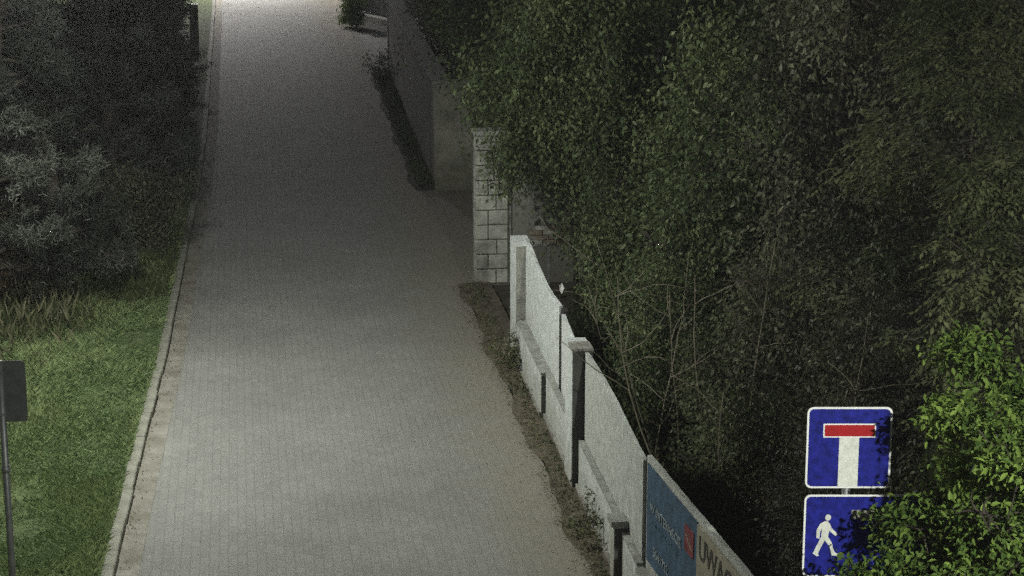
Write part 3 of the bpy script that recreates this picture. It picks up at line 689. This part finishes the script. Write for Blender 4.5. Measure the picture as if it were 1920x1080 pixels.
T_((6.55, 15.9, 0), 'light olive tree with hanging leaf clusters above the leafy bush', 'tree', 215, 'leaf_olive', kind='pinnate', per=5, size=.075, H=5.2, spread=1.15, r0=.06, fb=.35, nl=20, ns=8)
T_((6.1, 21.6, 0), 'thin dark saplings behind the blue banner', 'tree', 216, 'leaf_dark', per=12, size=.06, lspread=.2, H=4.0, spread=.85, r0=.03, fb=.22, nl=22, ns=6, stems=4, stem_spread=.15)
T_((9.0, 22.6, 0), 'dark tree between the signs and the olive trees', 'tree', 217, 'leaf_dark', per=28, size=.085, lspread=.24, H=6.8, spread=2.0, r0=.08, fb=.15, nl=30, ns=10)
T_((7.0, 23.4, 0), 'thin dark saplings behind the white fence panel', 'tree', 218, 'leaf_dark', per=14, size=.065, lspread=.2, H=4.6, spread=1.0, r0=.03, fb=.15, nl=24, ns=6, stems=4, stem_spread=.15)

T_((5.3, 32.0, 0), 'green tree hanging over the squared-stone pillar from behind the fence end', 'tree', 219, 'leaf_green', per=34, size=.07, lspread=.16, H=4.9, spread=1.35, r0=.05, fb=.42, nl=44, ns=10, stems=2, stem_spread=.1, droop=-.09, gaps=.05)
T_((5.5, 44.5, 0), 'low dark tree crowding the weathered wall beyond the side yard', 'tree', 228, 'leaf_dark', per=30, size=.085, lspread=.24, H=4.2, spread=1.6, r0=.06, fb=.2, nl=34, ns=9)
T_((5.9, 51.5, 0), 'low dark tree leaning over the far half of the weathered wall', 'tree', 229, 'leaf_dark', per=30, size=.09, lspread=.24, H=4.4, spread=1.7, r0=.06, fb=.2, nl=34, ns=9)
T_((6.6, 61.5, 0), 'low dark tree behind the driveway by the gate post', 'tree', 230, 'leaf_dark', per=30, size=.10, lspread=.26, H=4.4, spread=1.7, r0=.06, fb=.2, nl=30, ns=9)
U_ = lambda *a, **k: plant('shrub', *a, group='undergrowth shrubs behind the fence', gaps=.12, twl=.6, hang=1.3, **k)
U_((5.5, 28.6, 0), 'leafy green shrub behind the far white fence panel', 'shrub', 221, 'leaf_green', per=24, size=.06, lspread=.13, H=2.6, spread=.8, r0=.03, fb=.2, nl=26, ns=7, stems=4, stem_spread=.16)
U_((5.4, 25.2, 0), 'green shrub behind the white fence beside tangled pale twigs', 'shrub', 222, 'leaf_green', per=20, size=.055, lspread=.13, H=2.3, spread=.7, r0=.025, fb=.25, nl=24, ns=7, stems=4, stem_spread=.16)
U_((5.7, 22.9, 0), 'olive shrub behind the near white fence panel', 'shrub', 223, 'leaf_olive', per=18, size=.055, lspread=.14, H=2.6, spread=.8, r0=.025, fb=.25, nl=24, ns=7, stems=5, stem_spread=.16)
U_((6.3, 19.4, 0), 'dark loose shrub between the banner and the signs', 'shrub', 224, 'leaf_dark', per=18, size=.06, lspread=.16, H=3.2, spread=.9, r0=.025, fb=.25, nl=24, ns=7, stems=5, stem_spread=.16)
U_((5.5, 18.2, 0), 'low dark shrub beyond the warning board', 'shrub', 225, 'leaf_dark', per=14, size=.05, lspread=.14, H=1.8, spread=.7, r0=.02, fb=.2, nl=20, ns=6, stems=5, stem_spread=.2)
U_((7.0, 26.9, 0), 'tall dark shrub in the thicket behind the leafy shrubs', 'shrub', 226, 'leaf_dark', per=22, size=.07, lspread=.18, H=3.6, spread=1.0, r0=.03, fb=.15, nl=26, ns=8, stems=5, stem_spread=.16)
U_((6.9, 29.9, 0), 'tall green shrub behind the pale-barked tree', 'shrub', 227, 'leaf_green', per=22, size=.07, lspread=.18, H=3.8, spread=1.1, r0=.03, fb=.15, nl=26, ns=8, stems=5, stem_spread=.16)
U_((5.0, 23.9, 0), 'low green shrub close behind the dark-ended pillar', 'shrub', 231, 'leaf_green', per=20, size=.06, lspread=.13, H=1.5, spread=.6, r0=.02, fb=.15, nl=20, ns=6, stems=4, stem_spread=.2)
U_((5.2, 21.0, 0), 'low olive shrub close behind the near white panel', 'shrub', 232, 'leaf_olive', per=18, size=.06, lspread=.14, H=1.6, spread=.65, r0=.02, fb=.15, nl=20, ns=6, stems=4, stem_spread=.2)
U_((5.0, 26.9, 0), 'low green shrub close behind the far white panel', 'shrub', 233, 'leaf_green', per=20, size=.06, lspread=.13, H=1.6, spread=.6, r0=.02, fb=.15, nl=20, ns=6, stems=4, stem_spread=.2)
U_((6.4, 17.6, 0), 'low olive shrub beneath the compound-leaved tree', 'shrub', 234, 'leaf_olive', per=18, size=.065, lspread=.15, H=2.2, spread=.8, r0=.02, fb=.15, nl=22, ns=6, stems=5, stem_spread=.2)

# lit bush beside the signs
plant('leafy_bush', (5.58, 12.6, 0), 'tall bright green leafy bush beside the blue signs', 'bush', 303, 'leaf_bright', kind='small', per=22, size=.060, lspread=.08, fine=True, H=4.4, spread=.95, r0=.03, fb=.25, nl=64, ns=8, stems=6, stem_spread=.10, twl=.5, up=.6, droop=.0, gaps=.1)
plant('leafy_bush', (4.62, 12.2, 0), 'lower bright green bush with sprays across the residential zone sign', 'bush', 302, 'leaf_bright', kind='small', per=15, size=.058, lspread=.07, fine=True, H=4.05, spread=.66, r0=.025, fb=.5, nl=54, ns=8, stems=4, stem_spread=.06, twl=.5, up=.45, droop=.0, gaps=.15)

# bare stems and bent twigs behind the fence
random.seed(21)
GS = 'bare stems behind the fence'
def bare(loc, label, seed, H, lean, n=4, trop=.02, group=None, r0=.012):
    root = tag(empty('bare_sapling', loc), label, 'sapling', group)
    r = np.random.default_rng(seed)
    T = walk(np.array([0, 0, -.05]), np.array([lean[0], lean[1], 1.]), H, 8, .06, trop, r)
    tubes('stem', [(T, np.linspace(r0, .004, 9))], 'twig', root, 6)
    for i in range(n):
        j = r.integers(3, 8); a = r.uniform(0, 6.28)
        tubes('twig', [(walk(T[j], np.array([math.cos(a), math.sin(a), .6]), H * r.uniform(.15, .35), 5, .18, -.02, r), np.linspace(.007, .003, 6))], 'twig', root, 4)
    return root
for i in range(13):
    y = 16.6 + i * .68 + random.uniform(-.25, .25); x = 4.35 + random.uniform(.1, 1.5)
    h = random.uniform(1.6, 3.6); lx = random.uniform(-.35, .35); nt_ = random.randint(2, 6)
    where = 'behind the blue banner' if y < 18.6 else 'behind the near white panel' if y < 22.6 else 'behind the fence past its dark-ended pillar'
    look = ('short ' if h < 2.6 else 'tall ') + ('' if nt_ < 4 else 'twiggy ') + ('bare sapling leaning toward the fence' if lx < -.1 else 'bare sapling leaning away from the fence' if lx > .1 else 'upright bare sapling')
    bare((x, y, 0), look + ' ' + where, 400 + i, h, (lx, random.uniform(-.2, .2)), group=GS, n=nt_)
bare((4.5, 22.3, 0), 'pale bent twigs arching over the white fence beyond its dark-ended pillar', 431, 2.3, (.25, .2), n=9, trop=-.07)
bare((4.55, 24.8, 0), 'tangled pale twigs behind the far white fence panel', 432, 2.0, (.1, .3), n=11, trop=-.09)
bare((4.7, 16.9, 0), 'broken pale branch lying across the brush behind the blue banner', 433, 2.0, (.55, -.5), n=7, trop=-.10)
lt = mesh('litter_scrap', [(4.865 + (x - 4.865) * .6, y, .34 + (z - .34) * .7) for x, y, z in ((4.80, 31.0, .40), (4.88, 31.0, .46), (4.93, 30.97, .34), (4.86, 30.94, .22), (4.81, 30.98, .28), (4.85, 31.02, .36))], [(0, 5, 1), (1, 5, 2), (2, 5, 3), (3, 5, 4), (4, 5, 0)], 'white_paint')
tag(lt, 'crumpled white scrap caught in the brush behind the fence', 'litter')
fr = tag(empty('scrap_rack', (4.62, 31.6, 0)), 'small grey metal rack standing in the dark behind the fence end', 'rack')
for lo, hi in (((4.73, 31.58, -.05), (4.77, 31.62, .95)), ((4.43, 31.58, -.05), (4.47, 31.62, .95))): pbox('upright', lo, hi, 'galv', fr, .004)
for z in (.30, .88): pbox('crossbar', (4.472, 31.585, z), (4.728, 31.615, z + .035), 'galv', fr, .004)

# ------------------------------------------------------------------ ground cover
def scatter(n, x0, x1, y0, y1, keep=None):
    x = rng.uniform(x0, x1, n); y = rng.uniform(y0, y1, n)
    if keep is not None:
        k = keep(x, y); x = x[k]; y = y[k]
    return x, y
vkx = lambda y: np.interp(y, KY, KX)
x, y = scatter(270000, -6.4, -1.0, 17, 38, lambda x, y: (x < vkx(y) - .075) & (x > -.30 * y + 2.4) & (np.abs(y - 20.2) + np.abs(x + 2.05) > rng.uniform(.1, .45, len(x))) & (np.sin(x * 1.7 + y * 1.1) * np.sin(y * .8 - x * 1.9) > rng.uniform(-1.3, -.1, len(x))))
z = np.array([vz(a, b) for a, b in zip(x, y)])
pn = np.sin(x * 2.1 + y * .9) * np.sin(y * 1.3 - x * .7) + .6 * np.sin(x * 5.3 - y * 2.2) * np.sin(y * 3.1)
n = len(x)
tag(blades('grass', np.stack([x, y, z - .01], 1), rng.uniform(.03, .10, n) * (1 + .5 * pn), rng.uniform(.02, .12, n), rng.uniform(.007, .014, n), .40 + .30 * pn + rng.normal(0, .26, n), 'grass'), 'short green lawn grass on the verge', 'grass', kind='stuff')
x, y = scatter(7000, -6.4, -2.2, 27.6, 34.5, lambda x, y: (x < -2.3 - rng.exponential(.75, len(x))) & (rng.random(len(x)) < np.clip((y - 27.6) / 4, .03, 1)))
n = len(x)
tag(blades('dry_grass', np.stack([x, y, np.full(n, .12)], 1), rng.uniform(.08, .5, n) * rng.uniform(.4, 1.1, n), rng.uniform(.02, .2, n), rng.uniform(.007, .013, n), rng.beta(1.3, 2.6, n), 'straw'), 'tall dry grass at the foot of the pines', 'grass', kind='stuff')
x, y = scatter(26000, -4.5, -1.2, 29.5, 36, lambda x, y: (x < vkx(y) - .09) & (rng.random(len(x)) < np.clip((y - 29.5 - (x + 2.6) * 1.4) / 4, 0, .9)))
n = len(x)
tag(blades('rough_grass', np.stack([x, y, np.full(n, .09)], 1), rng.uniform(.05, .26, n), rng.uniform(.02, .12, n), rng.uniform(.008, .015, n), rng.beta(1.4, 3.5, n), 'weed'), 'rough dark grass between the lawn and the pines', 'grass', kind='stuff')
# weeds and leaf litter along the fence foot and walls
fx = lambda y: np.where(y > 18.55, 3.60 + (y - 18.55) * .0142, 3.60 + (18.55 - y) * .066)
x, y = scatter(8000, 3.3, 3.85, 16, 32.7, lambda x, y: (x < fx(y)) & (rng.random(len(x)) < np.clip((x - 3.40) / .3, 0.04, .75) * (.35 + .65 * (np.sin(y * 2.3) * np.sin(y * .9 + 1) > -.2))))
n = len(x)
C = np.stack([x, y, np.full(n, .03)], 1) + np.stack([np.zeros(n), np.zeros(n), rng.exponential(.025, n)], 1)
tag(leaves('weeds', C, unit(rng.normal(0, 1, (n, 3)) + np.array([0, 0, .6])), unit(rng.normal(0, .5, (n, 3)) + np.array([0, 0, 1.])), rng.uniform(.02, .065, n), rng.uniform(.01, .03, n), rng.beta(2, 3, n), 'weed'), 'low weeds along the foot of the fence', 'weeds', kind='stuff')
x, y = scatter(17000, 2.9, 3.8, 16, 32.7, lambda x, y: (x < fx(y)) & (rng.random(len(x)) < np.clip((x - 3.28) / .3, 0.008, .7)))
x2, y2 = scatter(3500, -1.7, -.7, 17, 40, lambda x, y: (x > vkx(y) + .07) & (x < vkx(y) + .09 + rng.exponential(.07, len(x))))
x3, y3 = scatter(14000, 4.0, 8.5, 15, 30)
x = np.concatenate([x, x2, x3]); y = np.concatenate([y, y2, y3]); n = len(x)
big = np.where(x > 4, 2.0, 1.0)
tag(leaves('leaf_litter', np.stack([x, y, np.where(x > 3.36, .03, .012) + rng.uniform(0, .012, n)], 1), unit(rng.normal(0, 1, (n, 3)) * np.array([1, 1, .25])), unit(rng.normal(0, .35, (n, 3)) + np.array([0, 0, 1.])), rng.uniform(.015, .045, n) * big, rng.uniform(.01, .025, n) * big, rng.beta(1.5, 3, n), 'litter'), 'brown fallen leaves and crumbs along the edges of the lane', 'leaf litter', kind='stuff')
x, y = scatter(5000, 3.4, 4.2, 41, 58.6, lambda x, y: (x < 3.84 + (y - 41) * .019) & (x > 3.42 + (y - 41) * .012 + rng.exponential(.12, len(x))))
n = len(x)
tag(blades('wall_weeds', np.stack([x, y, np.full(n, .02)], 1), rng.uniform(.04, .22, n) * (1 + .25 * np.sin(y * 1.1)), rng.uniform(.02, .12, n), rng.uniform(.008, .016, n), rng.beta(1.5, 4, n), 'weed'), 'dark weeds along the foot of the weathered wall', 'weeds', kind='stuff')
# upright weeds that stand out singly
for i, (wx, wy, wh, lab) in enumerate(((3.72, 27.7, .42, 'leafy weed growing at the foot of the far white pillar'), (3.56, 21.0, .42, 'leafy weed against the low white wall before the capped pier'), (3.95, 57.2, .8, 'dark bushy weed at the foot of the tall gate post'))):
    plant('weed', (wx, wy, .02), lab, 'weed', 500 + i, 'weed', per=7, size=.05 if i < 2 else .08, lspread=.04 if i < 2 else .12, H=wh, spread=wh * .42, r0=.006, fb=.15, nl=9, ns=3, stems=3, bark='twig')

# ------------------------------------------------------------------ thin mist, added only to lift the blacks
bm = bmesh.new(); add_box(bm, (-430, -90, -1.1), (430, 730, 9.6), 0)
m = bpy.data.materials.new('night_haze'); m.use_nodes = True; n = m.node_tree.nodes
n.remove(n['Principled BSDF']); v = n.new('ShaderNodeVolumePrincipled')
v.inputs['Density'].default_value = .0009; v.inputs['Color'].default_value = (.9, .9, .93, 1)
m.node_tree.links.new(v.outputs[0], n['Material Output'].inputs['Volume']); MATS['night_haze'] = m
tag(bm_obj('haze', bm, 'night_haze'), kind='stuff')
